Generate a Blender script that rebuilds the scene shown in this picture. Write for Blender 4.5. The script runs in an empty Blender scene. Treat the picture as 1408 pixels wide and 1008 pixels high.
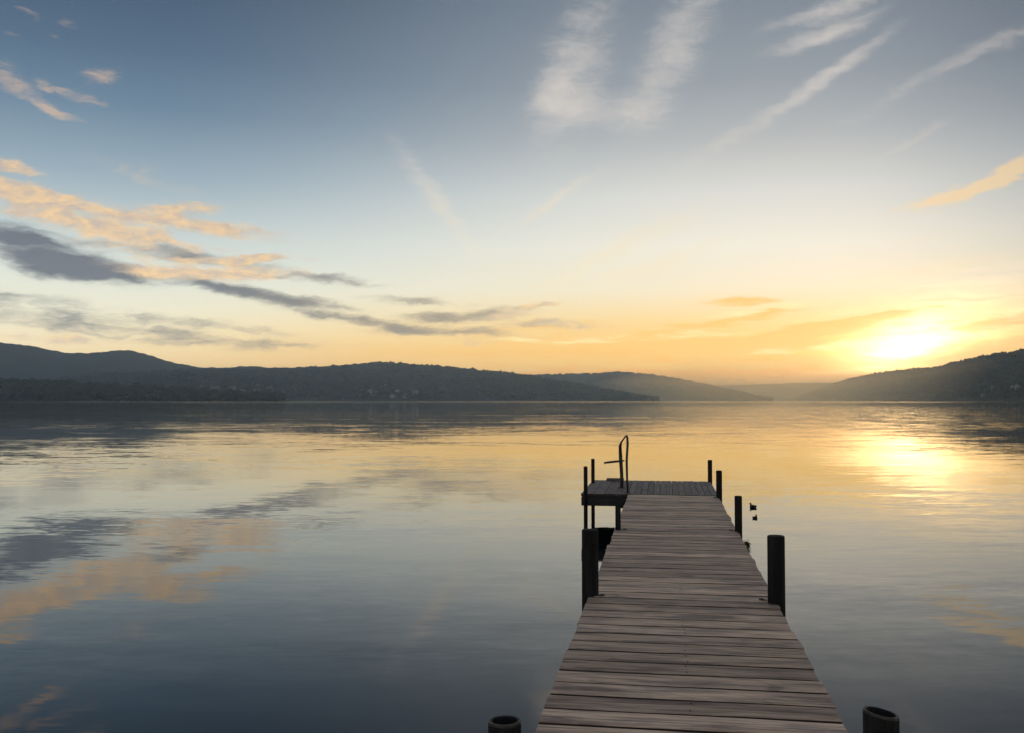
import bpy, bmesh, math, random
import numpy as np
from mathutils import Vector, Matrix, noise as mnoise

random.seed(7)
rng = np.random.default_rng(11)
scene = bpy.context.scene
COL = scene.collection
R = math.radians

# ------------------------------------------------------------------ camera
FPX = 1328.0                      # focal length in photo pixels (1408 wide)
EYE = 1.77                        # eye height above the lake
DECK = 0.47                       # deck top above the lake
PITCH = math.atan(47 / FPX)
cam_d = bpy.data.cameras.new('camera')
cam_d.sensor_width = 36.0
cam_d.lens = FPX / 1408 * 36
cam_d.clip_start = 0.05
cam_d.clip_end = 60000
cam = bpy.data.objects.new('camera', cam_d)
COL.objects.link(cam)
cam.location = (0, 0, EYE)
cam.rotation_euler = (R(90) + PITCH, 0, 0)
scene.camera = cam

scene.view_settings.view_transform = 'Standard'
scene.view_settings.look = 'None'
scene.view_settings.gamma = 1
scene.view_settings.exposure = 0.1
scene.view_settings.use_curve_mapping = False
scene.cycles.use_denoising = True
scene.cycles.max_bounces = 6
scene.cycles.volume_bounces = 3
scene.cycles.sample_clamp_indirect = 3
scene.cycles.caustics_reflective = False
scene.cycles.caustics_refractive = False


def ray(x, y):
    a, b = (x - 704) / FPX, -(y - 504) / FPX
    return Vector((a, math.cos(PITCH) - b * math.sin(PITCH), math.sin(PITCH) + b * math.cos(PITCH)))


def azel(x, y):
    r = ray(x, y)
    return math.degrees(math.atan2(r.x, r.y)), math.degrees(math.atan2(r.z, math.hypot(r.x, r.y)))


def s2l(c):
    return tuple((v / 255 / 12.92) if v / 255 <= .04045 else ((v / 255 + .055) / 1.055) ** 2.4 for v in c)


# ------------------------------------------------------------------ node helper
class G:
    def __init__(self, nt):
        self.nt = nt

    def n(self, t, **kw):
        nd = self.nt.nodes.new(t)
        for k, v in kw.items():
            setattr(nd, k, v)
        return nd

    def put(self, sock, v):
        if isinstance(v, bpy.types.NodeSocket):
            self.nt.links.new(v, sock)
        elif v is not None:
            if hasattr(sock, 'default_value'):
                d = sock.default_value
                if hasattr(d, '__len__') and not isinstance(v, (int, float)):
                    v = tuple(v)
                    if len(d) == 4 and len(v) == 3:
                        v = v + (1,)
                elif hasattr(d, '__len__'):
                    v = (v,) * 3 if len(d) == 3 else (v, v, v, 1)
                sock.default_value = v

    def m(self, op, a, b=None, c=None, clamp=False):
        nd = self.n('ShaderNodeMath', operation=op, use_clamp=clamp)
        for i, v in enumerate((a, b, c)):
            if v is not None:
                self.put(nd.inputs[i], v)
        return nd.outputs[0]

    def v(self, op, a, b=None, scale=None):
        nd = self.n('ShaderNodeVectorMath', operation=op)
        self.put(nd.inputs[0], a)
        if b is not None:
            self.put(nd.inputs[1], b)
        if scale is not None:
            self.put(nd.inputs['Scale'], scale)
        return nd.outputs['Value'] if op in ('LENGTH', 'DOT_PRODUCT', 'DISTANCE') else nd.outputs[0]

    def mix(self, f, a, b, blend='MIX'):
        nd = self.n('ShaderNodeMix', data_type='RGBA', blend_type=blend)
        self.put(nd.inputs[0], f)
        self.put(nd.inputs[6], a)
        self.put(nd.inputs[7], b)
        return nd.outputs[2]

    def mr(self, v, a, b, c=0.0, d=1.0, smooth=True):
        nd = self.n('ShaderNodeMapRange', interpolation_type='SMOOTHSTEP' if smooth else 'LINEAR')
        for i, x in enumerate((v, a, b, c, d)):
            self.put(nd.inputs[i], x)
        return nd.outputs[0]

    def map(self, v, loc=(0, 0, 0), rot=(0, 0, 0), sc=(1, 1, 1), t='POINT'):
        nd = self.n('ShaderNodeMapping', vector_type=t)
        self.put(nd.inputs[0], v)
        nd.inputs[1].default_value = loc
        nd.inputs[2].default_value = rot
        nd.inputs[3].default_value = sc
        return nd.outputs[0]

    def noise(self, v, scale=1, detail=3, rough=.5, dist=0, out=0):
        nd = self.n('ShaderNodeTexNoise')
        self.put(nd.inputs['Vector'], v)
        nd.inputs['Scale'].default_value = scale
        nd.inputs['Detail'].default_value = detail
        nd.inputs['Roughness'].default_value = rough
        nd.inputs['Distortion'].default_value = dist
        return nd.outputs[out]

    def ramp(self, f, stops, interp='LINEAR'):
        nd = self.n('ShaderNodeValToRGB')
        self.put(nd.inputs[0], f)
        r = nd.color_ramp
        r.interpolation = interp
        while len(r.elements) < len(stops):
            r.elements.new(1)
        for e, (p, c) in zip(r.elements, sorted(stops)):
            e.position = p
            e.color = (*c, 1)
        return nd.outputs[0]

    def comb(self, x, y, z=0):
        nd = self.n('ShaderNodeCombineXYZ')
        for i, q in enumerate((x, y, z)):
            self.put(nd.inputs[i], q)
        return nd.outputs[0]


# ------------------------------------------------------------------ sky
SUN_AZ, SUN_EL = azel(1240, 470)
world = bpy.data.worlds.new('World')
scene.world = world
world.use_nodes = True
wt = world.node_tree
wt.nodes.clear()
g = G(wt)
d = g.v('NORMALIZE', g.n('ShaderNodeTexCoord').outputs['Generated'])
sx = g.n('ShaderNodeSeparateXYZ')
g.put(sx.inputs[0], d)
DEG = 180 / math.pi
az = g.m('MULTIPLY', g.m('ARCTAN2', sx.outputs[0], sx.outputs[1]), DEG)
el = g.m('MULTIPLY', g.m('ARCSINE', g.m('MAXIMUM', sx.outputs[2], 0)), DEG)
P0 = g.comb(az, el)
elf = g.m('DIVIDE', el, 45.0)


def sky_ramp(st):
    return g.ramp(elf, [(min(1, e / 45), s2l(c)) for e, c in st])


SKY_L = [(0, (255, 210, 160)), (1.6, (255, 224, 172)), (3.2, (248, 230, 194)), (5, (240, 236, 217)), (7.2, (228, 234, 226)), (9.5, (204, 217, 219)),
         (12.5, (158, 180, 195)), (16, (110, 138, 162)), (19, (84, 111, 137)), (22.5, (66, 90, 116)), (30, (88, 103, 124)), (45, (118, 124, 136))]
SKY_R = [(0, (255, 166, 44)), (1.5, (255, 180, 56)), (3, (255, 198, 94)), (4.8, (248, 220, 166)), (6.5, (246, 238, 219)), (9, (244, 244, 236)),
         (12, (224, 228, 226)), (15, (184, 191, 195)), (18, (152, 163, 173)), (22.5, (124, 138, 152)), (30, (116, 126, 140)), (45, (118, 124, 136))]
daz = g.m('ABSOLUTE', g.m('SUBTRACT', az, 11.5))
fR = g.mix(g.mr(el, 2.5, 8), g.mr(daz, 3, 44, 1, 0), g.mr(daz, 1, 33, 1, 0))
base = g.mix(fR, sky_ramp(SKY_L), sky_ramp(SKY_R))

# physically based sky for the same sun, blended in
nish = g.n('ShaderNodeTexSky', sky_type='NISHITA')
nish.sun_disc = False
nish.sun_elevation = R(1.0)
nish.sun_rotation = R(SUN_AZ)
nish.air_density = 1.0
nish.dust_density = 1.5
nish_c = g.v('SCALE', nish.outputs[0], scale=0.10)
base = g.mix(0.12, base, nish_c)

# glow of the veiled sun
sunv = Vector((math.sin(R(SUN_AZ)) * math.cos(R(SUN_EL)), math.cos(R(SUN_AZ)) * math.cos(R(SUN_EL)), math.sin(R(SUN_EL))))
def blobs(items, vec, gk=1.35):
    """sum of soft ellipses; items in photo pixels (x, y, half length, half width, tilt in degrees, weight)"""
    tot = None
    for (x, y, L, W, ang, w) in items:
        a, e = azel(x, y)
        k = 1 / (FPX / DEG) * math.cos(R(a)) ** 1.3
        if tot is not None:
            # a vanishing dependence on the running sum keeps the shader's evaluation sequential (small stack)
            q = g.n('ShaderNodeVectorMath', operation='MULTIPLY_ADD')
            g.put(q.inputs[0], tot)
            q.inputs[1].default_value = (1e-7, 1e-7, 1e-7)
            g.put(q.inputs[2], vec)
            vi = q.outputs[0]
        else:
            vi = vec
        nd = g.map(vi, (a, e, 0), (0, 0, R(ang)), (L * k * gk, W * k * gk, 1), 'TEXTURE')
        b = g.mr(g.v('LENGTH', nd), 0.0, 1.45, w, 0)
        tot = b if tot is None else g.m('ADD', tot, b)
    return tot


def warp(vec, rot, sc, amp, scale, det=4, seed=0):
    q = g.map(vec, (seed, seed * .7, 0), (0, 0, R(rot)), sc, 'POINT')
    nz = g.noise(q, scale, det, .6, out=1)
    return g.v('ADD', vec, g.v('MULTIPLY', g.v('SUBTRACT', nz, (.5, .5, .5)), amp))


def dens(blob, nz, amp, lo, hi, top):
    gate = g.m('MINIMUM', g.m('MULTIPLY', blob, 3.0), 1.0)
    return g.mr(g.m('ADD', blob, g.m('MULTIPLY', g.m('MULTIPLY', g.m('SUBTRACT', nz, .5), amp), gate)), lo, hi, 0, top)


def streak(vec, rot, stretch, scale, det, seed, rough=.6):
    return g.noise(g.map(g.map(vec, (seed, seed * 1.7, 0)), (0, 0, 0), (0, 0, R(-rot)), (1 / stretch, 1, 1)), scale, det, rough)


gw = warp(P0, 12, (.4, 1.2, 1), (2.0, 1.0, 0), .8, 4, 23)
gl = g.v('LENGTH', g.map(gw, (SUN_AZ, SUN_EL, 0), (0, 0, R(14)), (2.5, 1, 1), 'TEXTURE'))
g1 = g.m('EXPONENT', g.m('MULTIPLY', g.m('POWER', g.m('DIVIDE', gl, 1.0), 1.7), -1.0))
gd = g.v('LENGTH', g.map(P0, (SUN_AZ, SUN_EL - .5, 0), (0, 0, 0), (1.3, 1, 1), 'TEXTURE'))
g2 = g.m('EXPONENT', g.m('MULTIPLY', g.m('DIVIDE', gd, 2.4), -1.0))
col = base
col = g.mix(1.0, col, g.v('SCALE', s2l((255, 190, 80)), scale=g.m('MULTIPLY', g2, .08)), 'ADD')

# thin haze-gold stratus low in the sky
Pw = warp(P0, 0, (.35, 1, 1), (2.0, .8, 0), .6, 4, 3)
ns = streak(Pw, 5, 7, 2.3, 6, 8)
low = blobs([(880, 474, 170, 10, 0, .9), (700, 488, 220, 11, 0, .75), (1000, 482, 130, 10, 3, .8), (820, 504, 260, 10, 0, .7), (560, 500, 200, 9, 0, .6),
             (1130, 452, 115, 8, 9, 1.5), (1195, 438, 70, 5, 7, 1.2), (1010, 412, 50, 6, -3, .9), (1030, 436, 80, 7, 8, .9), (1385, 442, 70, 9, 9, 1.3),
             (1350, 482, 80, 14, 8, 1.5), (1290, 492, 60, 6, 4, .9), (1060, 470, 120, 10, 6, .8), (760, 448, 80, 9, 0, .6), (950, 450, 70, 7, 4, .6), (1060, 500, 150, 9, 2, .6)], Pw, 1.2)
dl = dens(low, ns, 4.2, .05, 1.1, .95)
col = g.mix(dl, col, g.mix(fR, s2l((228, 194, 150)), s2l((252, 200, 112))))
brt = blobs([(1060, 424, 90, 7, 6, .6), (900, 462, 120, 6, 2, .5), (1130, 478, 110, 7, 6, .7), (1330, 455, 90, 8, 10, .8), (1290, 430, 90, 6, 8, .6), (730, 470, 120, 6, 0, .4), (1180, 425, 60, 5, 8, .5)], Pw, 1.2)
col = g.mix(dens(brt, ns, -4.2, .05, 1.0, .85), col, s2l((255, 234, 180)))

# white cirrus
Pc = warp(P0, 22, (.6, 1.2, 1), (1.5, 1.5, 0), .5, 5, 11)
cir = blobs([(788, 100, 105, 44, 70, .85), (925, 72, 110, 36, 58, .85), (832, 150, 76, 22, -4, .6), (750, 126, 34, 20, 30, .45),
             (1150, 8, 90, 10, 10, .95), (1130, 45, 75, 12, 12, .95), (1172, 82, 66, 10, 27, .8), (1040, 172, 105, 11, 26, .6), (1120, 120, 60, 8, 30, .35),
             (1290, 100, 120, 11, 22, .6), (1395, 52, 60, 9, 20, .5), (1262, 187, 60, 7, 24, .5), (1270, 326, 45, 6, 8, .5),
             (595, 270, 85, 13, -52, .7), (765, 274, 65, 7, 30, .95), (860, 340, 110, 14, 26, .75), (915, 360, 90, 11, 18, .7), (1300, 365, 120, 14, 8, .8),
             (870, 330, 280, 70, 22, .2), (620, 300, 120, 50, -40, .15), (1080, 392, 60, 10, 2, .4), (1300, 430, 90, 9, 8, .4), (1200, 380, 70, 8, 6, .35)], Pc, 1.2)
nc = g.m('ADD', g.m('MULTIPLY', streak(Pc, 24, 6, 1.5, 6, 21), .6), g.m('MULTIPLY', streak(Pc, 66, 2.2, 2.6, 5, 33), .4))
dc = dens(cir, nc, 1.7, -.05, 1.75, .8)
col = g.mix(dc, col, g.mix(g.mr(el, 4, 16), s2l((255, 236, 196)), s2l((226, 216, 206))))

# warm streak upper right
ws = blobs([(1290, 274, 62, 8, 12, .9), (1350, 256, 62, 11, 20, 1.1), (1402, 228, 50, 13, 27, 1.1)], warp(P0, 18, (.5, 1.4, 1), (1.0, .8, 0), 1.2, 5, 31), 1.25)
dw = dens(ws, streak(P0, 20, 5, 2.2, 6, 14), 2.0, .05, 1.3, .9)
col = g.mix(dw, col, s2l((252, 222, 178)))

# peach cumulus at left
Pp = warp(P0, -8, (.45, 1, 1), (1.8, 1.0, 0), .9, 5, 5)
npn = streak(Pp, -8, 5, 1.7, 6, 17)
dark = blobs([(55, 345, 100, 26, -14, 1.15), (125, 372, 92, 14, -4, 1.3), (10, 326, 50, 9, -8, .6), (260, 352, 110, 9, -6, .9), (320, 398, 95, 9, -9, 1.0), (445, 384, 75, 6, -4, .85),
              (400, 412, 80, 7, -7, .85), (470, 436, 95, 7, -9, 1.0), (575, 414, 70, 5, -2, .6), (600, 456, 95, 8, -3, 1.0), (640, 434, 75, 9, 3, 1.05),
              (110, 440, 190, 16, -4, .45), (220, 464, 180, 11, -5, .45), (30, 412, 90, 13, -6, .4), (755, 446, 55, 6, 2, .75), (350, 474, 130, 8, 0, .35), (290, 446, 120, 7, -6, .4)], Pp, 1.18)
dd = dens(dark, npn, 2.4, -.08, 1.3, .95)
dcol = g.mix(g.mr(az, -22, 2), s2l((98, 104, 116)), s2l((150, 138, 128)))
col = g.mix(dd, col, dcol)
peach = blobs([
               (12, 226, 36, 7, -12, .9), (25, 262, 62, 15, -10, 1.05), (110, 286, 95, 12, -6, .85), (110, 306, 100, 10, -8, .8), (180, 324, 100, 11, -6, .85), (245, 288, 50, 9, 4, .8),
               (285, 312, 84, 9, -5, 1.2), (290, 374, 100, 10, 0, 1.35), (310, 356, 90, 5, 2, .9), (350, 356, 45, 5, 6, .9), (235, 378, 50, 6, -2, .7), (150, 336, 60, 7, -6, .5), (200, 240, 70, 12, -14, .22),
               (710, 430, 52, 5, 12, .8), (735, 421, 40, 3, 8, .7), (690, 447, 60, 5, 4, .55), (790, 447, 60, 6, -4, .6), (75, 466, 62, 7, -3, .7), (620, 472, 70, 5, 0, .4)], Pp, 1.25)
dp = dens(peach, streak(Pp, -6, 3.6, 1.9, 6, 27), 2.6, .0, 1.05, .95)
pcol = g.mix(g.mr(streak(Pp, -8, 2.5, 2.0, 4, 40), .3, .72), s2l((200, 182, 166)), s2l((246, 208, 156)))
col = g.mix(dp, col, pcol)
small = blobs([(26, 124, 62, 10, -22, .8), (92, 127, 40, 7, -12, .75), (140, 106, 26, 12, 18, .85), (66, 150, 44, 5, -14, .6), (10, 95, 18, 11, -30, .55),
               (45, 20, 22, 7, -28, .45), (95, 33, 12, 8, -20, .35), (15, 45, 14, 8, 0, .35), (70, 46, 12, 5, -20, .35), (90, 84, 20, 6, 0, .2)], Pp, 1.25)
col = g.mix(dens(small, streak(Pp, -6, 3.6, 1.9, 6, 52), 3.0, .1, 1.4, .58), col, s2l((226, 192, 160)))

col = g.mix(1.0, col, g.v('SCALE', s2l((255, 240, 205)), scale=g.m('MULTIPLY', g1, .8)), 'ADD')
lowf = g.m('EXPONENT', g.m('MULTIPLY', el, -.30))
col = g.v('MULTIPLY', col, g.v('ADD', g.v('SCALE', g.mix(fR, (2.0, 2.0, 1.6), (1.6, 1.5, .62)), scale=lowf), (1, 1, 1)))
fall = g.m('ADD', g.mr(az, 18, 36, 1, .70), g.mr(az, 60, 175, 0, .30))   # the sky dims away from the sun
col = g.v('SCALE', col, scale=fall)
hd = g.v('LENGTH', g.map(gw, (SUN_AZ + .3, 2.5, 0), (0, 0, R(14)), (2.3, .95, 1), 'TEXTURE'))
hot = g.m('MULTIPLY', g.m('EXPONENT', g.m('MULTIPLY', hd, -1.2)), g.mr(ns, .3, .7, 4, 15))
col = g.v('ADD', col, g.v('SCALE', (1.0, .60, .26), scale=g.m('MULTIPLY', hot, g.m('SUBTRACT', 1.0, g.m('MULTIPLY', dl, .7)))))
bg = g.n('ShaderNodeBackground')
g.put(bg.inputs[0], col)
bg.inputs[1].default_value = 1.0
out = g.n('ShaderNodeOutputWorld')
g.put(out.inputs[0], bg.outputs[0])
world.cycles.sampling_method = 'MANUAL'
world.cycles.sample_map_resolution = 2048

# ------------------------------------------------------------------ sun
sl = bpy.data.lights.new('sun', 'SUN')
sl.energy = 0.6
sl.angle = R(.6)
sl.color = (1.0, .50, .16)
so = bpy.data.objects.new('sun', sl)
COL.objects.link(so)
LAMP_EL = 1.0                     # the disc itself stands just behind the wooded ridge
lampv = Vector((math.sin(R(SUN_AZ)) * math.cos(R(LAMP_EL)), math.cos(R(SUN_AZ)) * math.cos(R(LAMP_EL)), math.sin(R(LAMP_EL))))
so.rotation_euler = (-lampv).to_track_quat('-Z', 'Y').to_euler()


# ------------------------------------------------------------------ materials
def mat(name, fn, **kw):
    m = bpy.data.materials.new(name)
    m.use_nodes = True
    nt = m.node_tree
    nt.nodes.clear()
    gg = G(nt)
    o = gg.n('ShaderNodeOutputMaterial')
    b = gg.n('ShaderNodeBsdfPrincipled')
    nt.links.new(b.outputs[0], o.inputs[0])
    fn(gg, b)
    return m


def bump(gg, b, h, strength, dist):
    nd = gg.n('ShaderNodeBump')
    nd.inputs['Strength'].default_value = strength
    nd.inputs['Distance'].default_value = dist
    gg.put(nd.inputs['Height'], h)
    gg.put(b.inputs['Normal'], nd.outputs[0])


def wood(tint, dark, light, grey):
    def fn(gg, b):
        tc = gg.n('ShaderNodeTexCoord').outputs['Object']
        rnd = gg.n('ShaderNodeObjectInfo').outputs['Random']
        v = gg.v('ADD', tc, gg.comb(gg.m('MULTIPLY', rnd, 91), gg.m('MULTIPLY', rnd, 37), gg.m('MULTIPLY', rnd, 13)))
        stain = gg.noise(gg.map(v, sc=(1.6, 9, 9)), 1, 5, .6)
        grain = gg.noise(gg.map(v, sc=(2.4, 60, 60)), 1, 4, .65, .3)
        fine = gg.noise(gg.map(v, sc=(9, 260, 260)), 1, 2, .6)
        c = gg.ramp(stain, [(.34, dark), (.45, tint), (.55, light), (.66, tint)])
        c = gg.mix(gg.mr(gg.noise(gg.map(v, sc=(2.2, 5, 5)), 1, 4, .6), .5, .7, 0, .6), c, grey)
        c = gg.mix(gg.mr(grain, .42, .68, 0, .7), c, tuple(x * .42 for x in dark))
        c = gg.mix(gg.mr(fine, .58, .75, 0, .35), c, tuple(x * 1.4 for x in light))
        tone = gg.m('ADD', .70, gg.m('MULTIPLY', gg.m('FRACT', gg.m('MULTIPLY', rnd, 7.31)), .62))
        # a few damp marks of their own shape
        wet = gg.mr(gg.noise(gg.map(v, sc=(3, 7, 7)), 1, 3, .5, 1.0), .64, .72, 1, .62)
        c = gg.v('SCALE', c, scale=gg.m('MULTIPLY', tone, wet))
        gg.put(b.inputs['Base Color'], c)
        gg.put(b.inputs['Roughness'], gg.mr(stain, .3, .7, .58, .74))
        b.inputs['Specular IOR Level'].default_value = .3
        bump(gg, b, gg.m('ADD', gg.m('MULTIPLY', grain, .7), gg.m('MULTIPLY', fine, .3)), .5, .004)
    return fn


M = {}
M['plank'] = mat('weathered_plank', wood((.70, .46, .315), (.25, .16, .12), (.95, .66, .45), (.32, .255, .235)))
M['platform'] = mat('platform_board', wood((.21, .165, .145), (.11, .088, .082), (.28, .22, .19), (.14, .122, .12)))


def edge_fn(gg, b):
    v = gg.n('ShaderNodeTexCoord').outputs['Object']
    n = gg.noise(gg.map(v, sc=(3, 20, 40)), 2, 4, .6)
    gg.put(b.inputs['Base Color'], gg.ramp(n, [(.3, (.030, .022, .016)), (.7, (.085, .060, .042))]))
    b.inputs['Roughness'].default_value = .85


M['edge'] = mat('dark_gap_side', edge_fn)  # unbleached side wood, darkened so its colour also gives the shade between boards


def beam_fn(gg, b):
    v = gg.n('ShaderNodeTexCoord').outputs['Object']
    n = gg.noise(gg.map(v, sc=(2, 2, 14)), 4, 4, .6)
    gg.put(b.inputs['Base Color'], gg.ramp(n, [(.3, (.022, .021, .022)), (.7, (.055, .05, .048))]))
    b.inputs['Roughness'].default_value = .8
    bump(gg, b, n, .4, .01)


M['beam'] = mat('dark_beam', beam_fn)


def post_fn(gg, b):
    tc = gg.n('ShaderNodeTexCoord').outputs['Object']
    rnd = gg.n('ShaderNodeObjectInfo').outputs['Random']
    v = gg.v('ADD', tc, gg.comb(gg.m('MULTIPLY', rnd, 31), 0, gg.m('MULTIPLY', rnd, 17)))
    n = gg.noise(gg.map(v, sc=(26, 26, 2.2)), 1, 4, .65)
    n2 = gg.noise(v, 7, 4, .6)
    c = gg.ramp(n, [(.3, (.005, .0045, .004)), (.55, (.014, .0135, .0135)), (.75, (.034, .032, .032))])
    c = gg.mix(gg.mr(n2, .58, .75, 0, .5), c, (.04, .024, .014))
    gg.put(b.inputs['Base Color'], c)
    b.inputs['Roughness'].default_value = .8
    b.inputs['Specular IOR Level'].default_value = .25
    bump(gg, b, gg.m('ADD', n, gg.m('MULTIPLY', n2, .5)), .8, .012)


M['post'] = mat('tarred_post', post_fn)


def rim_fn(gg, b):
    v = gg.n('ShaderNodeTexCoord').outputs['Object']
    n = gg.noise(v, 30, 4, .6)
    gg.put(b.inputs['Base Color'], gg.ramp(n, [(.3, (.022, .018, .016)), (.7, (.07, .052, .042))]))
    b.inputs['Roughness'].default_value = .55
    b.inputs['Metallic'].default_value = .3
    bump(gg, b, n, .3, .003)


M['rim'] = mat('worn_pipe_rim', rim_fn)


def metal_fn(gg, b):
    v = gg.n('ShaderNodeTexCoord').outputs['Object']
    n = gg.noise(v, 18, 4, .6)
    gg.put(b.inputs['Base Color'], gg.ramp(n, [(.35, (.03, .03, .033)), (.62, (.06, .05, .045)), (.75, (.10, .05, .025))]))
    b.inputs['Roughness'].default_value = .5
    b.inputs['Metallic'].default_value = .5


M['metal'] = mat('dark_rail_metal', metal_fn)


def water_fn(gg, b):
    pos = gg.n('ShaderNodeNewGeometry').outputs['Position']
    sp = gg.n('ShaderNodeSeparateXYZ')
    gg.put(sp.inputs[0], pos)
    y = sp.outputs[1]
    patch = gg.noise(gg.map(pos, rot=(0, 0, R(12)), sc=(.035, .10, .1)), 1, 3, .55)
    patch = gg.mr(patch, .38, .64, .3, 1.7)

    def slope(sc, rot, amp, det, seed):
        n = gg.noise(gg.map(pos, (seed, seed, 0), (0, 0, R(rot)), sc), 1, det, .55, out=1)
        return gg.v('SCALE', gg.v('SUBTRACT', n, (.5, .5, .5)), scale=amp)
    s = gg.v('ADD', slope((.45, 1.5, 1), 4, .034, 2, 3), slope((2.2, 7.5, 1), -9, .036, 3, 17))
    s = gg.v('ADD', s, slope((6, 19, 1), 6, .026, 2, 29))
    s = gg.v('SCALE', s, scale=patch)
    s = gg.v('ADD', s, slope((.06, .22, 1), 8, .006, 2, 41))
    # breeze-ruffled water along the far shores
    ruf = gg.mr(gg.noise(gg.map(pos, sc=(.0016, .006, 1)), 1, 3, .5), .42, .6, .3, 1)
    ruf = gg.m('MULTIPLY', gg.mr(y, 250, 1500), ruf)
    s = gg.v('ADD', s, gg.v('SCALE', slope((.5, .5, 1), 0, .45, 2, 9), scale=ruf))
    # a breeze patch off the right headland
    br = gg.m('MULTIPLY', gg.mr(sp.outputs[0], 10, 45), gg.m('MULTIPLY', gg.mr(y, 32, 70), gg.mr(y, 220, 420, 1, 0)))
    s = gg.v('ADD', s, gg.v('SCALE', slope((.5, 2.0, 1), 5, .11, 3, 61), scale=br))
    s = gg.v('MULTIPLY', s, (.55, 1, 0))
    N = gg.v('NORMALIZE', gg.v('ADD', s, (0, 0, 1)))
    gg.put(b.inputs['Normal'], N)
    b.inputs['Base Color'].default_value = (.003, .006, .008, 1)
    b.inputs['Roughness'].default_value = .03
    b.inputs['IOR'].default_value = 1.333


M['water'] = mat('lake_water', water_fn)


def hill_mat(name, c0, c1, c2, sc):
    def fn(gg, b):
        pos = gg.n('ShaderNodeNewGeometry').outputs['Position']
        n = gg.noise(gg.map(pos, sc=(sc, sc * .5, sc * 1.5)), 1, 6, .65)
        n2 = gg.noise(pos, sc * 9, 3, .6)
        c = gg.ramp(n, [(.32, c0), (.5, c1), (.68, c2)])
        c = gg.mix(gg.mr(n2, .4, .65, 0, .5), c, tuple(x * .5 for x in c0))
        gg.put(b.inputs['Base Color'], c)
        b.inputs['Roughness'].default_value = 1
        b.inputs['Specular IOR Level'].default_value = .05
    return mat(name, fn)


M['hill_far'] = hill_mat('wooded_mountain', (.030, .042, .036), (.042, .055, .042), (.06, .066, .048), .0016)
M['hill_mid'] = hill_mat('wooded_hill', (.024, .034, .028), (.036, .046, .034), (.065, .066, .045), .004)
M['hill_near'] = hill_mat('wooded_headland', (.022, .03, .024), (.034, .04, .03), (.05, .05, .036), .008)


def leaf_fn(c0, c1):
    def fn(gg, b):
        pos = gg.n('ShaderNodeNewGeometry').outputs['Position']
        n = gg.noise(pos, .045, 4, .7)
        gg.put(b.inputs['Base Color'], gg.ramp(n, [(.32, c0), (.68, c1)]))
        b.inputs['Roughness'].default_value = 1
        b.inputs['Specular IOR Level'].default_value = .05
    return fn


M['leaf'] = mat('far_tree_leaf', leaf_fn((.022, .034, .022), (.055, .062, .034)))
M['leaf_dark'] = mat('shore_tree_leaf', leaf_fn((.016, .022, .015), (.06, .062, .028)))


def flat(c, rough=.8, var=.25, sc=4):
    def fn(gg, b):
        v = gg.n('ShaderNodeTexCoord').outputs['Object']
        n = gg.noise(v, sc, 3, .6)
        gg.put(b.inputs['Base Color'], gg.ramp(n, [(.3, tuple(x * (1 - var) for x in c)), (.7, tuple(min(1, x * (1 + var)) for x in c))]))
        b.inputs['Roughness'].default_value = rough
    return fn


M['wall_white'] = mat('white_house_wall', flat((.27, .26, .25), .9, .1, .1))
M['wall_cream'] = mat('cream_house_wall', flat((.18, .165, .145), .9, .1, .1))
M['roof_red'] = mat('red_roof_tile', flat((.16, .075, .05), .9, .2, .2))
M['roof_grey'] = mat('grey_roof_slate', flat((.10, .10, .105), .9, .2, .2))
M['feather'] = mat('dark_feather', flat((.022, .018, .016), .7, .4, 30))
M['bill'] = mat('duck_bill', flat((.10, .06, .025), .5, .2, 30))
M['weed'] = mat('dry_weed', flat((.11, .085, .03), .85, .5, 20))
M['pale_leaf'] = mat('pale_leaf', flat((.5, .45, .38), .8, .2, 20))
M['nail'] = mat('rusty_nail', flat((.03, .022, .02), .6, .3, 50))


# ------------------------------------------------------------------ mesh helpers
def obj(name, me, m=None, parent=None):
    if isinstance(me, bmesh.types.BMesh):
        bm = me
        me = bpy.data.meshes.new(name)
        bm.to_mesh(me)
        bm.free()
    if m is not None and not me.materials:
        for q in (m if isinstance(m, (list, tuple)) else [m]):
            me.materials.append(q)
    o = bpy.data.objects.new(name, me)
    COL.objects.link(o)
    if parent is not None:
        o.parent = parent
    return o


def tag(o, label=None, cat=None, group=None, kind=None):
    for k, v in (('label', label), ('category', cat), ('group', group), ('kind', kind)):
        if v:
            o[k] = v
    return o


def empty(name, loc=(0, 0, 0), rz=0):
    o = bpy.data.objects.new(name, None)
    o.location = loc
    o.rotation_euler = (0, 0, rz)
    o.empty_display_size = .2
    COL.objects.link(o)
    return o


def bm_box(bm, c, size, rot=None, mi=0):
    r = bmesh.ops.create_cube(bm, size=1)
    mtx = Matrix.Translation(c) @ (rot.to_4x4() if rot is not None else Matrix.Identity(4)) @ Matrix.Diagonal((*size, 1))
    bmesh.ops.transform(bm, matrix=mtx, verts=r['verts'])
    for v in r['verts']:
        for f in v.link_faces:
            f.material_index = mi
    return r['verts']


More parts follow.
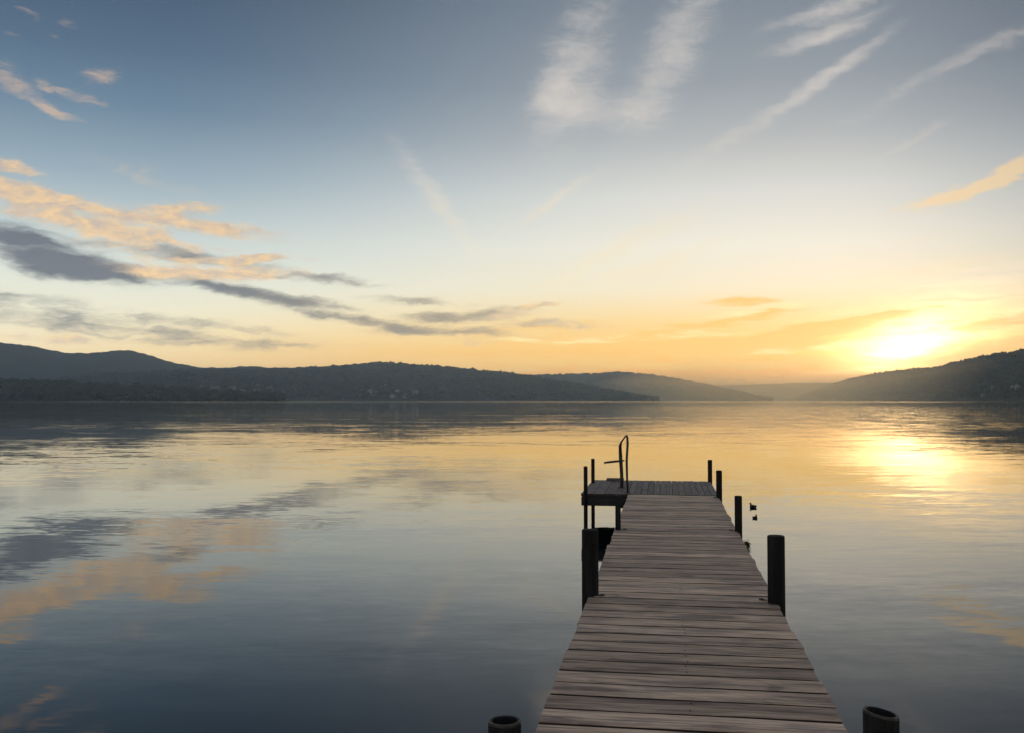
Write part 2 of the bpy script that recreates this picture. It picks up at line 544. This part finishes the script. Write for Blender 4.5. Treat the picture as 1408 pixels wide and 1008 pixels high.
def bm_tube(bm, pts, rad, n=10, cap=True, flat_f=1.0, axis=None):
    """tube along points; rad number or list; flat_f squashes it across axis"""
    rings = []
    pts = [Vector(p) for p in pts]
    for i, p in enumerate(pts):
        t = (pts[min(i + 1, len(pts) - 1)] - pts[max(i - 1, 0)]).normalized()
        a = Vector(axis) if axis is not None else (Vector((1, 0, 0)) if abs(t.x) < .9 else Vector((0, 1, 0)))
        s = (a - t * a.dot(t)).normalized()
        u = t.cross(s)
        r = rad[i] if isinstance(rad, (list, tuple)) else rad
        rings.append([bm.verts.new(p + s * (r * math.cos(2 * math.pi * k / n)) + u * (r * flat_f * math.sin(2 * math.pi * k / n))) for k in range(n)])
    for a, b in zip(rings, rings[1:]):
        for k in range(n):
            f = bm.faces.new((a[k], a[(k + 1) % n], b[(k + 1) % n], b[k]))
            f.smooth = True
    if cap:
        bm.faces.new(rings[0][::-1])
        bm.faces.new(rings[-1])
    return rings


def np_mesh(name, verts, faces):
    me = bpy.data.meshes.new(name)
    me.from_pydata(verts.tolist() if hasattr(verts, 'tolist') else verts, [], faces.tolist() if hasattr(faces, 'tolist') else faces)
    me.update()
    return me


# ------------------------------------------------------------------ lake
def grid_plane(name, x0, x1, y0, y1, z, nx=8, ny=8):
    xs, ys = np.linspace(x0, x1, nx), np.linspace(y0, y1, ny)
    X, Y = np.meshgrid(xs, ys)
    V = np.stack([X.ravel(), Y.ravel(), np.full(X.size, z)], 1)
    F = [(j * nx + i, j * nx + i + 1, (j + 1) * nx + i + 1, (j + 1) * nx + i) for j in range(ny - 1) for i in range(nx - 1)]
    return np_mesh(name, V, np.array(F))


lake = tag(obj('lake_water', grid_plane('lake_water', -15000, 15000, -3000, 22000, 0), M['water']), kind='structure')
bed = tag(obj('lake_bed', grid_plane('lake_bed', -15000, 15000, -3000, 22000, -2.5, 3, 3), M['hill_mid']), kind='structure')


# ------------------------------------------------------------------ hills
def fbm(x, y, o=4):
    return mnoise.fractal(Vector((x, y, 3.1)), 1.0, 2.1, o)


def interp(pts, x):
    xs = [p[0] for p in pts]
    return float(np.interp(x, xs, [p[1] for p in pts]))


def smooth_ridge(pts, xs, k):
    y = np.interp(xs, [p[0] for p in pts], [p[1] for p in pts])
    w = np.hanning(2 * k + 1)
    w /= w.sum()
    yp = np.pad(y, k, mode='edge')
    return np.convolve(yp, w, mode='valid')


def hill(name, ridge, shore, crest, m, nx=300, nd=26, rough=.06, ncell=600, power=.85, bumpy=0, k=3):
    """terrain whose skyline follows ridge (photo px) at crest distance; shore / crest: [(px, metres)]"""
    x0, x1 = ridge[0][0], ridge[-1][0]
    xs = np.linspace(x0, x1, nx)
    ys = smooth_ridge(ridge, xs, k)
    V, H = [], []
    ts = list(np.linspace(0, 1, nd)) + [1.12, 1.35, 1.7]
    for i, x in enumerate(xs):
        r = ray(x, ys[i])
        hd = math.hypot(r.x, r.y)
        dx, dy, tan = r.x / hd, r.y / hd, r.z / hd
        ds, dc = interp(shore, x), interp(crest, x)
        top = EYE + dc * tan
        for t in ts:
            D = ds + (dc - ds) * t
            X, Y = dx * D, dy * D
            if t <= 1:
                f = max(0, t) ** power
                h = top * f
                h += top * rough * 4 * t * (1 - t) * fbm(X / ncell, Y / ncell)
                h = min(h, (EYE + D * tan) * (.97 if t < 1 else 1))
                h += bumpy * fbm(X / 35, Y / 35, 2) * min(1, t * 4)
                if t == 0:
                    h = -2
            else:
                h = top * (1 - ((t - 1) / .7) ** 1.3) - 2
            V.append((X, Y, max(h, -2.2)))
    n = len(ts)
    F = [(i * n + j, (i + 1) * n + j, (i + 1) * n + j + 1, i * n + j + 1) for i in range(nx - 1) for j in range(n - 1)]
    me = np_mesh(name, V, np.array(F))
    for p in me.polygons:
        p.use_smooth = True
    o = tag(obj(name, me, m), kind='structure')
    return o, np.array(V).reshape(nx, n, 3), nd


RA = [(-700, 500), (-500, 485), (-300, 472), (-150, 470), (-60, 468), (0, 471), (40, 475), (90, 485), (130, 485), (160, 482), (178, 481), (200, 487), (240, 499), (275, 505), (310, 506), (325, 504), (345, 503), (362, 505), (400, 506),
      (440, 508), (500, 512), (600, 520), (700, 535), (800, 551)]
hill('distant_mountain', RA, [(-700, 3900), (800, 5600)], [(-700, 4900), (800, 6500)], M['hill_far'], 620, 26, .14, 700, .8, 5)
RB = [(-400, 545), (-100, 540), (40, 533), (90, 525), (150, 517), (230, 513), (300, 511), (380, 511), (440, 508), (490, 504), (520, 501), (545, 502), (600, 506), (640, 510), (700, 516),
      (740, 522), (790, 531), (840, 541), (880, 548), (905, 552)]
hb, VB, ndB = hill('lakeside_hills', RB, [(-400, 2600), (300, 3000), (905, 4000)], [(-400, 3400), (200, 4600), (520, 5200), (905, 4400)], M['hill_mid'], 420, 40, .14, 420, .95, 4)
RC = [(560, 548), (640, 528), (700, 519), (760, 517.5), (800, 517), (850, 514), (880, 515.5), (920, 521), (960, 529), (1000, 538), (1040, 547), (1062, 552)]
hc, VC, ndC = hill('middle_hills', RC, [(560, 4600), (1062, 6200)], [(560, 6000), (850, 7200), (1062, 6600)], M['hill_mid'], 260, 26, .10, 500, .9, 4)
RD = [(840, 545), (900, 536), (960, 531), (1000, 530), (1040, 529), (1085, 527), (1125, 526), (1160, 527), (1200, 530), (1300, 538), (1420, 548)]
hill('faint_far_hills', RD, [(840, 11500), (1420, 12000)], [(840, 13500), (1420, 14500)], M['hill_far'], 160, 16, .08, 900, .8)
RE = [(1086, 551.5), (1096, 548), (1106, 544), (1130, 535), (1160, 524), (1200, 515), (1250, 510), (1290, 507), (1305, 503), (1330, 498), (1370, 492), (1408, 487), (1460, 478), (1560, 470), (1700, 480), (1900, 500), (2200, 530)]
he, VE, ndE = hill('wooded_headland', RE, [(1086, 9000), (1160, 7300), (1230, 5200), (1290, 3700), (1350, 2700), (1408, 2100), (1700, 1700), (2200, 1700)],
                   [(1086, 9400), (1160, 8100), (1230, 6100), (1290, 4600), (1350, 3500), (1408, 2900), (1700, 2600), (2200, 2500)], M['hill_near'], 420, 40, .10, 260, .95, 2)
RF = [(-700, 520), (-300, 524), (-100, 527), (0, 531), (60, 532), (110, 535), (170, 537), (230, 540), (290, 545), (350, 549), (390, 551.5)]
hf, VF, ndF = hill('wooded_shore', RF, [(-700, 1900), (390, 2300)], [(-700, 2500), (390, 2700)], M['hill_near'], 260, 20, .08, 200, .8, 1.5)


def sample(V, nd, fx, ft):
    nx = V.shape[0]
    i, j = fx * (nx - 1), ft * (nd - 1)
    i0, j0 = np.minimum(i.astype(int), nx - 2), np.minimum(j.astype(int), nd - 2)
    a, b = (i - i0)[:, None], (j - j0)[:, None]
    return V[i0, j0] * (1 - a) * (1 - b) + V[i0 + 1, j0] * a * (1 - b) + V[i0, j0 + 1] * (1 - a) * b + V[i0 + 1, j0 + 1] * a * b


def forest(name, base, h0, h1, wide, m):
    """low clumpy crowns, 8 vertices each"""
    n = len(base)
    h = rng.uniform(h0, h1, n) * rng.choice([.7, 1, 1, 1.25, 1.6], n)
    w = h * rng.uniform(wide * .7, wide * 1.3, n)
    ang = np.arange(6) * math.pi / 3
    V = np.zeros((n, 8, 3))
    V[:, 0] = base + np.stack([w * rng.uniform(-.3, .3, n), w * rng.uniform(-.3, .3, n), h], 1)
    for k in range(6):
        rr = w * rng.uniform(.65, 1.15, n)
        a = ang[k] + rng.uniform(-.3, .3, n)
        V[:, 1 + k] = base + np.stack([rr * np.cos(a), rr * np.sin(a), h * rng.uniform(.4, .8, n)], 1)
    V[:, 7] = base - np.array([0, 0, 1.5])
    tri = [(0, 1 + k, 1 + (k + 1) % 6) for k in range(6)] + [(7, 1 + (k + 1) % 6, 1 + k) for k in range(6)]
    F = (np.arange(n)[:, None, None] * 8 + np.array(tri)[None]).reshape(-1, 3)
    return tag(obj(name, np_mesh(name, V.reshape(-1, 3), F), m), kind='stuff')


def spots(V, nd, n, tpow=1.0, top=.25):
    k = int(n * top)
    fx = rng.uniform(0, 1, n)
    ft = rng.uniform(.02, 1, n) ** tpow
    ft[:k] = rng.uniform(.94, 1, k)
    return sample(V, nd, fx, ft)


forest('headland_forest', spots(VE, ndE, 15000, .8, .3), 6, 12, .55, M['leaf'])
tag(bpy.data.objects['headland_forest'], 'dark leafy wood covering the headland on the right under the sun', 'forest')
forest('shore_forest', spots(VF, ndF, 6000, 1, .3), 8, 15, .6, M['leaf_dark'])
tag(bpy.data.objects['shore_forest'], 'dark low belt of trees along the far left shore', 'forest')
forest('hillside_forest', spots(VB, ndB, 16000, .8, .3), 8, 15, .6, M['leaf'])
tag(bpy.data.objects['hillside_forest'], 'hazy wood covering the hills behind the lakeside village', 'forest')
forest('middle_forest', spots(VC, ndC, 6000, .6, .4), 8, 16, .7, M['leaf'])
tag(bpy.data.objects['middle_forest'], 'hazy wood on the rounded hill in the middle of the far shore', 'forest')


# ------------------------------------------------------------------ village houses
def house_mesh(L, W, H, rh, wall, roof):
    bm = bmesh.new()
    v = [bm.verts.new(p) for p in [(-L / 2, -W / 2, -3), (L / 2, -W / 2, -3), (L / 2, W / 2, -3), (-L / 2, W / 2, -3),
                                   (-L / 2, -W / 2, H), (L / 2, -W / 2, H), (L / 2, W / 2, H), (-L / 2, W / 2, H), (-L / 2, 0, H + rh), (L / 2, 0, H + rh)]]
    for f in ((0, 1, 5, 4), (2, 3, 7, 6), (1, 2, 6, 9, 5), (3, 0, 4, 8, 7)):
        bm.faces.new([v[i] for i in f])
    e = .5
    r = [bm.verts.new(p) for p in [(-L / 2 - e, -W / 2 - e, H - .3), (L / 2 + e, -W / 2 - e, H - .3), (L / 2 + e, 0, H + rh + .15), (-L / 2 - e, 0, H + rh + .15), (L / 2 + e, W / 2 + e, H - .3), (-L / 2 - e, W / 2 + e, H - .3)]]
    for f in ((0, 1, 2, 3), (3, 2, 4, 5)):
        bm.faces.new([r[i] for i in f]).material_index = 1
    me = bpy.data.meshes.new('house')
    bm.to_mesh(me)
    bm.free()
    me.materials.append(M[wall])
    me.materials.append(M[roof])
    return me


HM = [house_mesh(13, 9, 6.5, 3.2, 'wall_white', 'roof_red'), house_mesh(10, 8, 5, 3, 'wall_cream', 'roof_red'), house_mesh(17, 10, 8, 3, 'wall_white', 'roof_grey'), house_mesh(9, 8, 6, 3, 'wall_cream', 'roof_grey')]


def village(V, nd, px0, px1, x0, x1, n, t0, t1, label, group, boost=1.0):
    k = 0
    while k < n:
        px = random.gauss((x0 + x1) / 2, (x1 - x0) / 4)
        if not x0 < px < x1:
            continue
        t = random.uniform(t0, t1)
        p = sample(V, nd, np.array([(px - px0) / (px1 - px0)]), np.array([t]))[0]
        o = obj('house', HM[random.choice([0, 0, 1, 1, 2, 3])])
        o.location = (p[0], p[1], p[2] + 5)
        s = random.uniform(.8, 1.3) * boost
        o.scale = (s, s, s)
        o.rotation_euler = (0, 0, random.uniform(-.7, .7))
        tag(o, label, 'house', group)
        k += 1


village(VB, ndB, -400, 905, 190, 400, 80, .03, .30, 'tiny pale house in the village on the wooded slope at left across the lake', 'houses of the far village')
village(VB, ndB, -400, 905, 440, 640, 14, .03, .30, 'tiny pale house scattered on the middle slope of the far shore', 'houses on the middle slope')
village(VE, ndE, 1086, 2200, 1345, 1408, 6, .05, .22, 'tiny pale house on the foot of the right wooded headland', 'houses on the right headland', .8)

# ------------------------------------------------------------------ pier
TH = R(8.98)                       # pier bearing, clockwise from +Y
pier = tag(empty('wooden_pier', (0, 0, 0), -TH), 'long weathered plank pier with dark posts reaching out over the calm lake', 'pier')
# in the pier's own frame: x = across (to the right), y = along; z up from the water
VL, VR, VC0 = -.507, .708, .1005
BOARD, PITCHP = .172, .196
TP = .034


def plank_mesh(L, W, T, seed):
    rn = random.Random(seed)
    bm = bmesh.new()
    c = .002
    prof = [(-W / 2, -T), (W / 2, -T), (W / 2, -c), (W / 2 - c, 0), (0, rn.uniform(-.0012, .0012)), (-W / 2 + c, 0), (-W / 2, -c)]
    rings = []
    xs = [-L / 2, -L / 6, L / 6, L / 2]
    for i, x in enumerate(xs):
        jy, jz = rn.uniform(-.002, .002), rn.uniform(-.0015, .0015)
        rings.append([bm.verts.new((x, y + jy, z + jz)) for (y, z) in prof])
    n = len(prof)
    for a, b in zip(rings, rings[1:]):
        for k in range(n):
            bm.faces.new((a[k], b[k], b[(k + 1) % n], a[(k + 1) % n]))
    bm.faces.new(rings[0])
    bm.faces.new(rings[-1][::-1])
    bmesh.ops.recalc_face_normals(bm, faces=bm.faces)
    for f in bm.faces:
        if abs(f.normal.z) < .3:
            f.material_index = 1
    me = bpy.data.meshes.new('plank')
    bm.to_mesh(me)
    bm.free()
    return me


PM = [plank_mesh(VR - VL, BOARD, TP, s) for s in range(8)]
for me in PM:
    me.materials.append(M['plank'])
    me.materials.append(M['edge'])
y = 13.42
rp = random.Random(3)
nail_spots = []
while y > .9:
    o = obj('plank', PM[rp.randrange(8)], None, pier)
    o.location = (VC0 + rp.uniform(-.008, .008), y, DECK + rp.uniform(-.0006, .0006))
    o.rotation_euler = (rp.uniform(-.003, .003), rp.uniform(-.001, .001), rp.uniform(-.003, .003) + (math.pi if rp.random() < .5 else 0))
    o.scale = (1 + rp.uniform(-.006, .008), 1, 1)
    for vx in ((VC0,) if rp.random() < .55 and y < 7.5 else ()):
        for dy in (-.05, .05):
            nail_spots.append((vx + rp.uniform(-.008, .008), y + dy + rp.uniform(-.01, .01)))
    y -= PITCHP
# nail heads
bm = bmesh.new()
for (x, yy) in nail_spots:
    r = bmesh.ops.create_cone(bm, cap_ends=True, segments=7, radius1=.0042, radius2=.003, depth=.003)
    bmesh.ops.translate(bm, verts=r['verts'], vec=(x, yy, DECK + .0022))
tag(obj('nail_heads', bm, M['nail'], pier), kind='stuff')

# platform boards run along the pier
P0Y, P1Y = 13.535, 15.86
Wd = [.163, .163, .163, .163]
rest = 14
edges = [-1.165]
for w in Wd:
    edges.append(edges[-1] + w)
stepw = (VR + .012 - edges[-1]) / rest
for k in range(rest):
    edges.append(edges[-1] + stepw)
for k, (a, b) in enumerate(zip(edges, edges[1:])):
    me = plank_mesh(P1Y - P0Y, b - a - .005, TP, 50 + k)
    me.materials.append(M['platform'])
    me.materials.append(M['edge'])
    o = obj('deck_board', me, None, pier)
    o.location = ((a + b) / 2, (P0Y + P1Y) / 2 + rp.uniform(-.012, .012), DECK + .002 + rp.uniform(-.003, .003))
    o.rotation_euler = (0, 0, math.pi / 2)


def beam(c, size, name='beam'):
    bm = bmesh.new()
    bm_box(bm, (0, 0, 0), size)
    bmesh.ops.bevel(bm, geom=bm.edges[:], offset=.006, segments=1, affect='EDGES')
    o = obj(name, bm, M['beam'], pier)
    o.location = c
    return o


zb = DECK - TP
beam((-.60, P0Y + .03, zb - .07), (1.12, .05, .125), 'front_beam')
beam((-.22, P1Y - .04, zb - .07), (1.86, .05, .125), 'rear_beam')
beam((-1.135, (P0Y + P1Y) / 2, zb - .062), (.05, P1Y - P0Y - .14, .11), 'side_beam')
for vx in (VL + .07, VC0, VR - .07):
    beam((vx, 7.2, zb - .052), (.07, 12.4, .10), 'joist')
for yy in np.linspace(P0Y + .3, P1Y - .35, 6):
    beam((-.22, float(yy), zb - .055), (1.76, .06, .10), 'joist')
for yy in (3.4, 6.55, 9.9, 13.3, 15.7):
    beam((VC0, yy, zb - .175), (1.26, .10, .13), 'cross_beam')


def post(x, y, r, h, name='post', hollow=False, slant=(0, 0), rim=False, lean=(0, 0), bottom=-1.6):
    top = DECK + h
    bm = bmesh.new()
    n = 28
    zs = [bottom, 0, DECK, top - .008]

    pr = random.Random(int(x * 977 + y * 131))
    jit = [1 + pr.uniform(-.022, .022) for _ in range(n)]

    def ring(rad, z, tilt=0):
        return [bm.verts.new((rad * jit[k] * math.cos(2 * math.pi * k / n) + lean[0] * (z - DECK), rad * jit[k] * math.sin(2 * math.pi * k / n) + lean[1] * (z - DECK),
                              z + tilt * (slant[0] * rad * math.cos(2 * math.pi * k / n) + slant[1] * rad * math.sin(2 * math.pi * k / n)))) for k in range(n)]

    def skin(a, b, mi=0, sm=True):
        for k in range(n):
            f = bm.faces.new((a[k], a[(k + 1) % n], b[(k + 1) % n], b[k]))
            f.smooth = sm
            f.material_index = mi
    rings = [ring(r * (1.03 if i == 0 else 1), z, 1 if i == 3 else 0) for i, z in enumerate(zs)]
    for a, b in zip(rings, rings[1:]):
        skin(a, b)
    lip = ring(r - .003, top, 1)
    skin(rings[-1], lip, 1 if (hollow or rim) else 0, False)
    if hollow:
        inn = ring(r - .0105, top - .001, 1)
        skin(lip, inn, 1, False)
        deep = ring(r - .0105, top - .6, 0)
        skin(inn, deep)
        bm.faces.new(deep)
    else:
        ctr = bm.verts.new((lean[0] * h, lean[1] * h, top + .004))
        for k in range(n):
            bm.faces.new((lip[k], lip[(k + 1) % n], ctr))
    o = obj(name, bm, [M['post'], M['rim']], pier)
    o.location = (x, y, 0)
    return o


tag(post(.700, 3.38, .0575, .272, 'pipe_post', True, (-.17, -.02)), 'open hollow pipe post with slanted rim at the bottom right corner')
tag(post(-.513, 3.096, .053, .275, 'pipe_post', True, (.02, .0)), 'open hollow pipe post at the bottom edge left of the pier')
tag(post(-.500, 6.52, .0555, .435), 'thick dark post on the near left edge of the pier')
tag(post(.703, 6.45, .0545, .43), 'thick dark post on the near right edge of the pier')
tag(post(-.470, 9.80, .027, .35, 'post', True), 'thin pipe post with pale rim on the left edge of the pier')
tag(post(.718, 9.90, .037, .35), 'medium dark post on the right edge halfway out')
tag(post(.715, 13.30, .040, .36), 'dark post on the right edge where the platform begins')
tag(post(.708, 15.78, .035, .35), 'dark post on the far right corner of the platform')
tag(post(-1.085, 13.38, .027, .39), 'thin dark post on the front left corner of the platform')
tag(post(-1.125, 15.30, .028, .38), 'thin dark post on the back left corner of the platform')


def bracket(x, y, sgn):
    bm = bmesh.new()
    pts = [(.024 * math.cos(a), .024 * math.sin(a), .012) for a in np.linspace(0, 2 * math.pi, 13)]
    bm_tube(bm, pts, .006, 6, False)
    bm_box(bm, (sgn * .03, 0, .006), (.06, .03, .008))
    o = obj('bracket', bm, M['rim'], pier)
    o.location = (x, y, DECK)
    o.scale = (.6, .6, .6)


bracket(-.418, 6.50, -1)
bracket(.615, 6.52, 1)
bracket(-.40, 9.84, -1)
bracket(.64, 9.94, 1)
bracket(.65, 13.26, 1)

# swim-ladder handrail
rail = tag(obj('handrail', (lambda b: (bm_tube(b, [(-.64, 14.53, DECK - .3), (-.64, 14.53, DECK + .2), (-.655, 14.52, DECK + .45), (-.66, 14.50, DECK + .62), (-.645, 14.46, DECK + .675),
                                                   (-.60, 14.2, DECK + .735), (-.555, 13.9, DECK + .79), (-.535, 13.80, DECK + .80), (-.525, 13.755, DECK + .775), (-.52, 13.745, DECK + .70),
                                                   (-.535, 13.74, DECK + .45), (-.53, 13.74, DECK + .2), (-.52, 13.74, DECK + .0)],
                                           [.026, .026, .027, .023, .014, .011, .012, .014, .016, .017, .017, .015, .013], 10), b)[1])(bmesh.new()), M['metal'], pier),
           'dark bent metal handrail of the swim ladder')
bm = bmesh.new()
bm_tube(bm, [(-.60, 14.42, DECK + .41), (-.66, 14.5, DECK + .40), (-.78, 14.52, DECK + .385), (-.90, 14.5, DECK + .37)], [.010, .016, .017, .014], 8)
obj('arm', bm, M['metal'], rail)
bm = bmesh.new()
bm_box(bm, (-.64, 14.53, DECK + .008), (.10, .12, .010))
bm_box(bm, (-.52, 13.74, DECK + .008), (.08, .10, .010))
obj('foot_plate', bm, M['metal'], rail)
bm = bmesh.new()
bm_box(bm, (-.80, 15.80, DECK + .022), (.28, .16, .034))
bmesh.ops.bevel(bm, geom=bm.edges[:], offset=.006, segments=1, affect='EDGES')
tag(obj('ladder_step', bm, M['platform'], pier), 'dark raised step at the back edge of the platform')


def uvp(u, v, z):
    return Vector((u * math.sin(TH) + v * math.cos(TH), u * math.cos(TH) - v * math.sin(TH), z))


# ------------------------------------------------------------------ ducks
def duck(loc, rz, s, label, neck=1.0):
    """one continuous body (skinned chain) floating on the water, about 0.3 m long at s = 1"""
    pts = [((0, 0, .045), .062, .058), ((-.075, 0, .05), .048, .045), ((-.13, 0, .052), .026, .020), ((-.155, 0, .056), .012, .008),
           ((.07, 0, .05), .055, .055), ((.108, 0, .085 * neck), .030, .030), ((.118, 0, .135 * neck), .021, .022), ((.128, 0, .172 * neck), .027, .028), ((.150, 0, .174 * neck), .018, .018)]
    ed = [(0, 1), (1, 2), (2, 3), (0, 4), (4, 5), (5, 6), (6, 7), (7, 8)]
    me = bpy.data.meshes.new('duck')
    me.from_pydata([p[0] for p in pts], ed, [])
    me.materials.append(M['feather'])
    o = bpy.data.objects.new('duck', me)
    COL.objects.link(o)
    sk = o.modifiers.new('skin', 'SKIN')
    sk.use_smooth_shade = True
    for i, p in enumerate(pts):
        me.skin_vertices[0].data[i].radius = (p[1], p[2])
    me.skin_vertices[0].data[0].use_root = True
    sd = o.modifiers.new('sub', 'SUBSURF')
    sd.levels = sd.render_levels = 2
    o.location = loc
    o.rotation_euler = (0, 0, rz)
    o.scale = (s, s, s)
    tag(o, label, 'duck', 'ducks beside the pier')
    bm = bmesh.new()
    bm_tube(bm, [(.158, 0, .172 * neck), (.180, 0, .168 * neck), (.200, 0, .163 * neck)], [.011, .010, .006], 8, True, .5, (0, 1, 0))
    obj('bill', bm, M['bill'], o)
    for sg in (-1, 1):
        bm = bmesh.new()
        r = bmesh.ops.create_uvsphere(bm, u_segments=12, v_segments=8, radius=1)
        bmesh.ops.transform(bm, matrix=Matrix.Translation((-.035, sg * .052, .062)) @ Matrix.Rotation(R(8), 4, 'Y') @ Matrix.Diagonal((.085, .016, .034, 1)), verts=r['verts'])
        for f in bm.faces:
            f.smooth = True
        obj('wing', bm, M['feather'], o)
    return o


duck(uvp(16.5, 1.43, -.022), R(100), .66, 'dark duck farther from the pier on the golden water', .72)
duck(uvp(15.0, 1.335, -.018), R(62), .5, 'smaller dark duck nearer the viewer beside the pier', .7)

# ------------------------------------------------------------------ weed on the pier edge, pale leaf
bm = bmesh.new()
rw = random.Random(5)
for k in range(90):
    a = rw.uniform(-1.2, 1.2)
    L = rw.uniform(.025, .065)
    b0 = Vector((rw.uniform(-.01, .02), rw.uniform(-.06, .06), rw.uniform(-.09, .0)))
    dirv = Vector((math.cos(a) * .6, math.sin(a) * .5, rw.uniform(-.8, .5))).normalized()
    sd = dirv.cross(Vector((0, 0, 1))).normalized() * .008
    mid = b0 + dirv * L * .5 + Vector((.012, 0, 0))
    tip = b0 + dirv * L + Vector((.01, 0, -.02))
    vs = [bm.verts.new(q) for q in (b0 - sd * .4, b0 + sd * .4, mid + sd, mid - sd, tip)]
    bm.faces.new(vs[:4])
    bm.faces.new((vs[3], vs[2], vs[4]))
tuft = tag(obj('weed_tuft', bm, M['weed']), 'small dry brown weed tuft hanging on the right edge of the pier', 'plant')
tuft.location = uvp(9.32, .725, DECK - .01)
tuft.rotation_euler = (0, 0, -TH)
bm = bmesh.new()
vs = [bm.verts.new(q) for q in ((-.035, 0, .004), (-.01, -.013, .002), (.02, -.011, .006), (.04, .002, .012), (.018, .013, .005), (-.012, .012, .003))]
bm.faces.new(vs)
lf = tag(obj('fallen_leaf', bm, M['pale_leaf']), 'tiny pale fallen leaf lying on the pier planks', 'leaf')
lf.location = uvp(10.15, .17, DECK + .002)

# ------------------------------------------------------------------ haze
bm = bmesh.new()
bm_box(bm, (0, 9500, 203), (30400, 25400, 414))


def air(name, color, density, g_):
    m = bpy.data.materials.new(name)
    m.use_nodes = True
    m.node_tree.nodes.clear()
    hg = G(m.node_tree)
    pv = hg.n('ShaderNodeVolumePrincipled')
    pv.inputs['Color'].default_value = (*color, 1)
    pv.inputs['Density'].default_value = density
    pv.inputs['Anisotropy'].default_value = g_
    ho = hg.n('ShaderNodeOutputMaterial')
    m.node_tree.links.new(pv.outputs[0], ho.inputs['Volume'])
    return m


HZ = air('lake_haze', (.67, .82, 1.0), 9.5e-5, .74)
haze = tag(obj('haze', bm, HZ), kind='stuff')

# low mist over the bay, added and tinted gold for the sun's glow
bm = bmesh.new()
bm_box(bm, (4700, 8700, 59), (8400, 12200, 124))
tag(obj('glow_mist', bm, air('bay_glow_mist', (1.0, .88, .60), 2.4e-4, .92)), 'low mist over the bay, added and tinted gold to make the right headland glow', 'mist', None, 'stuff')
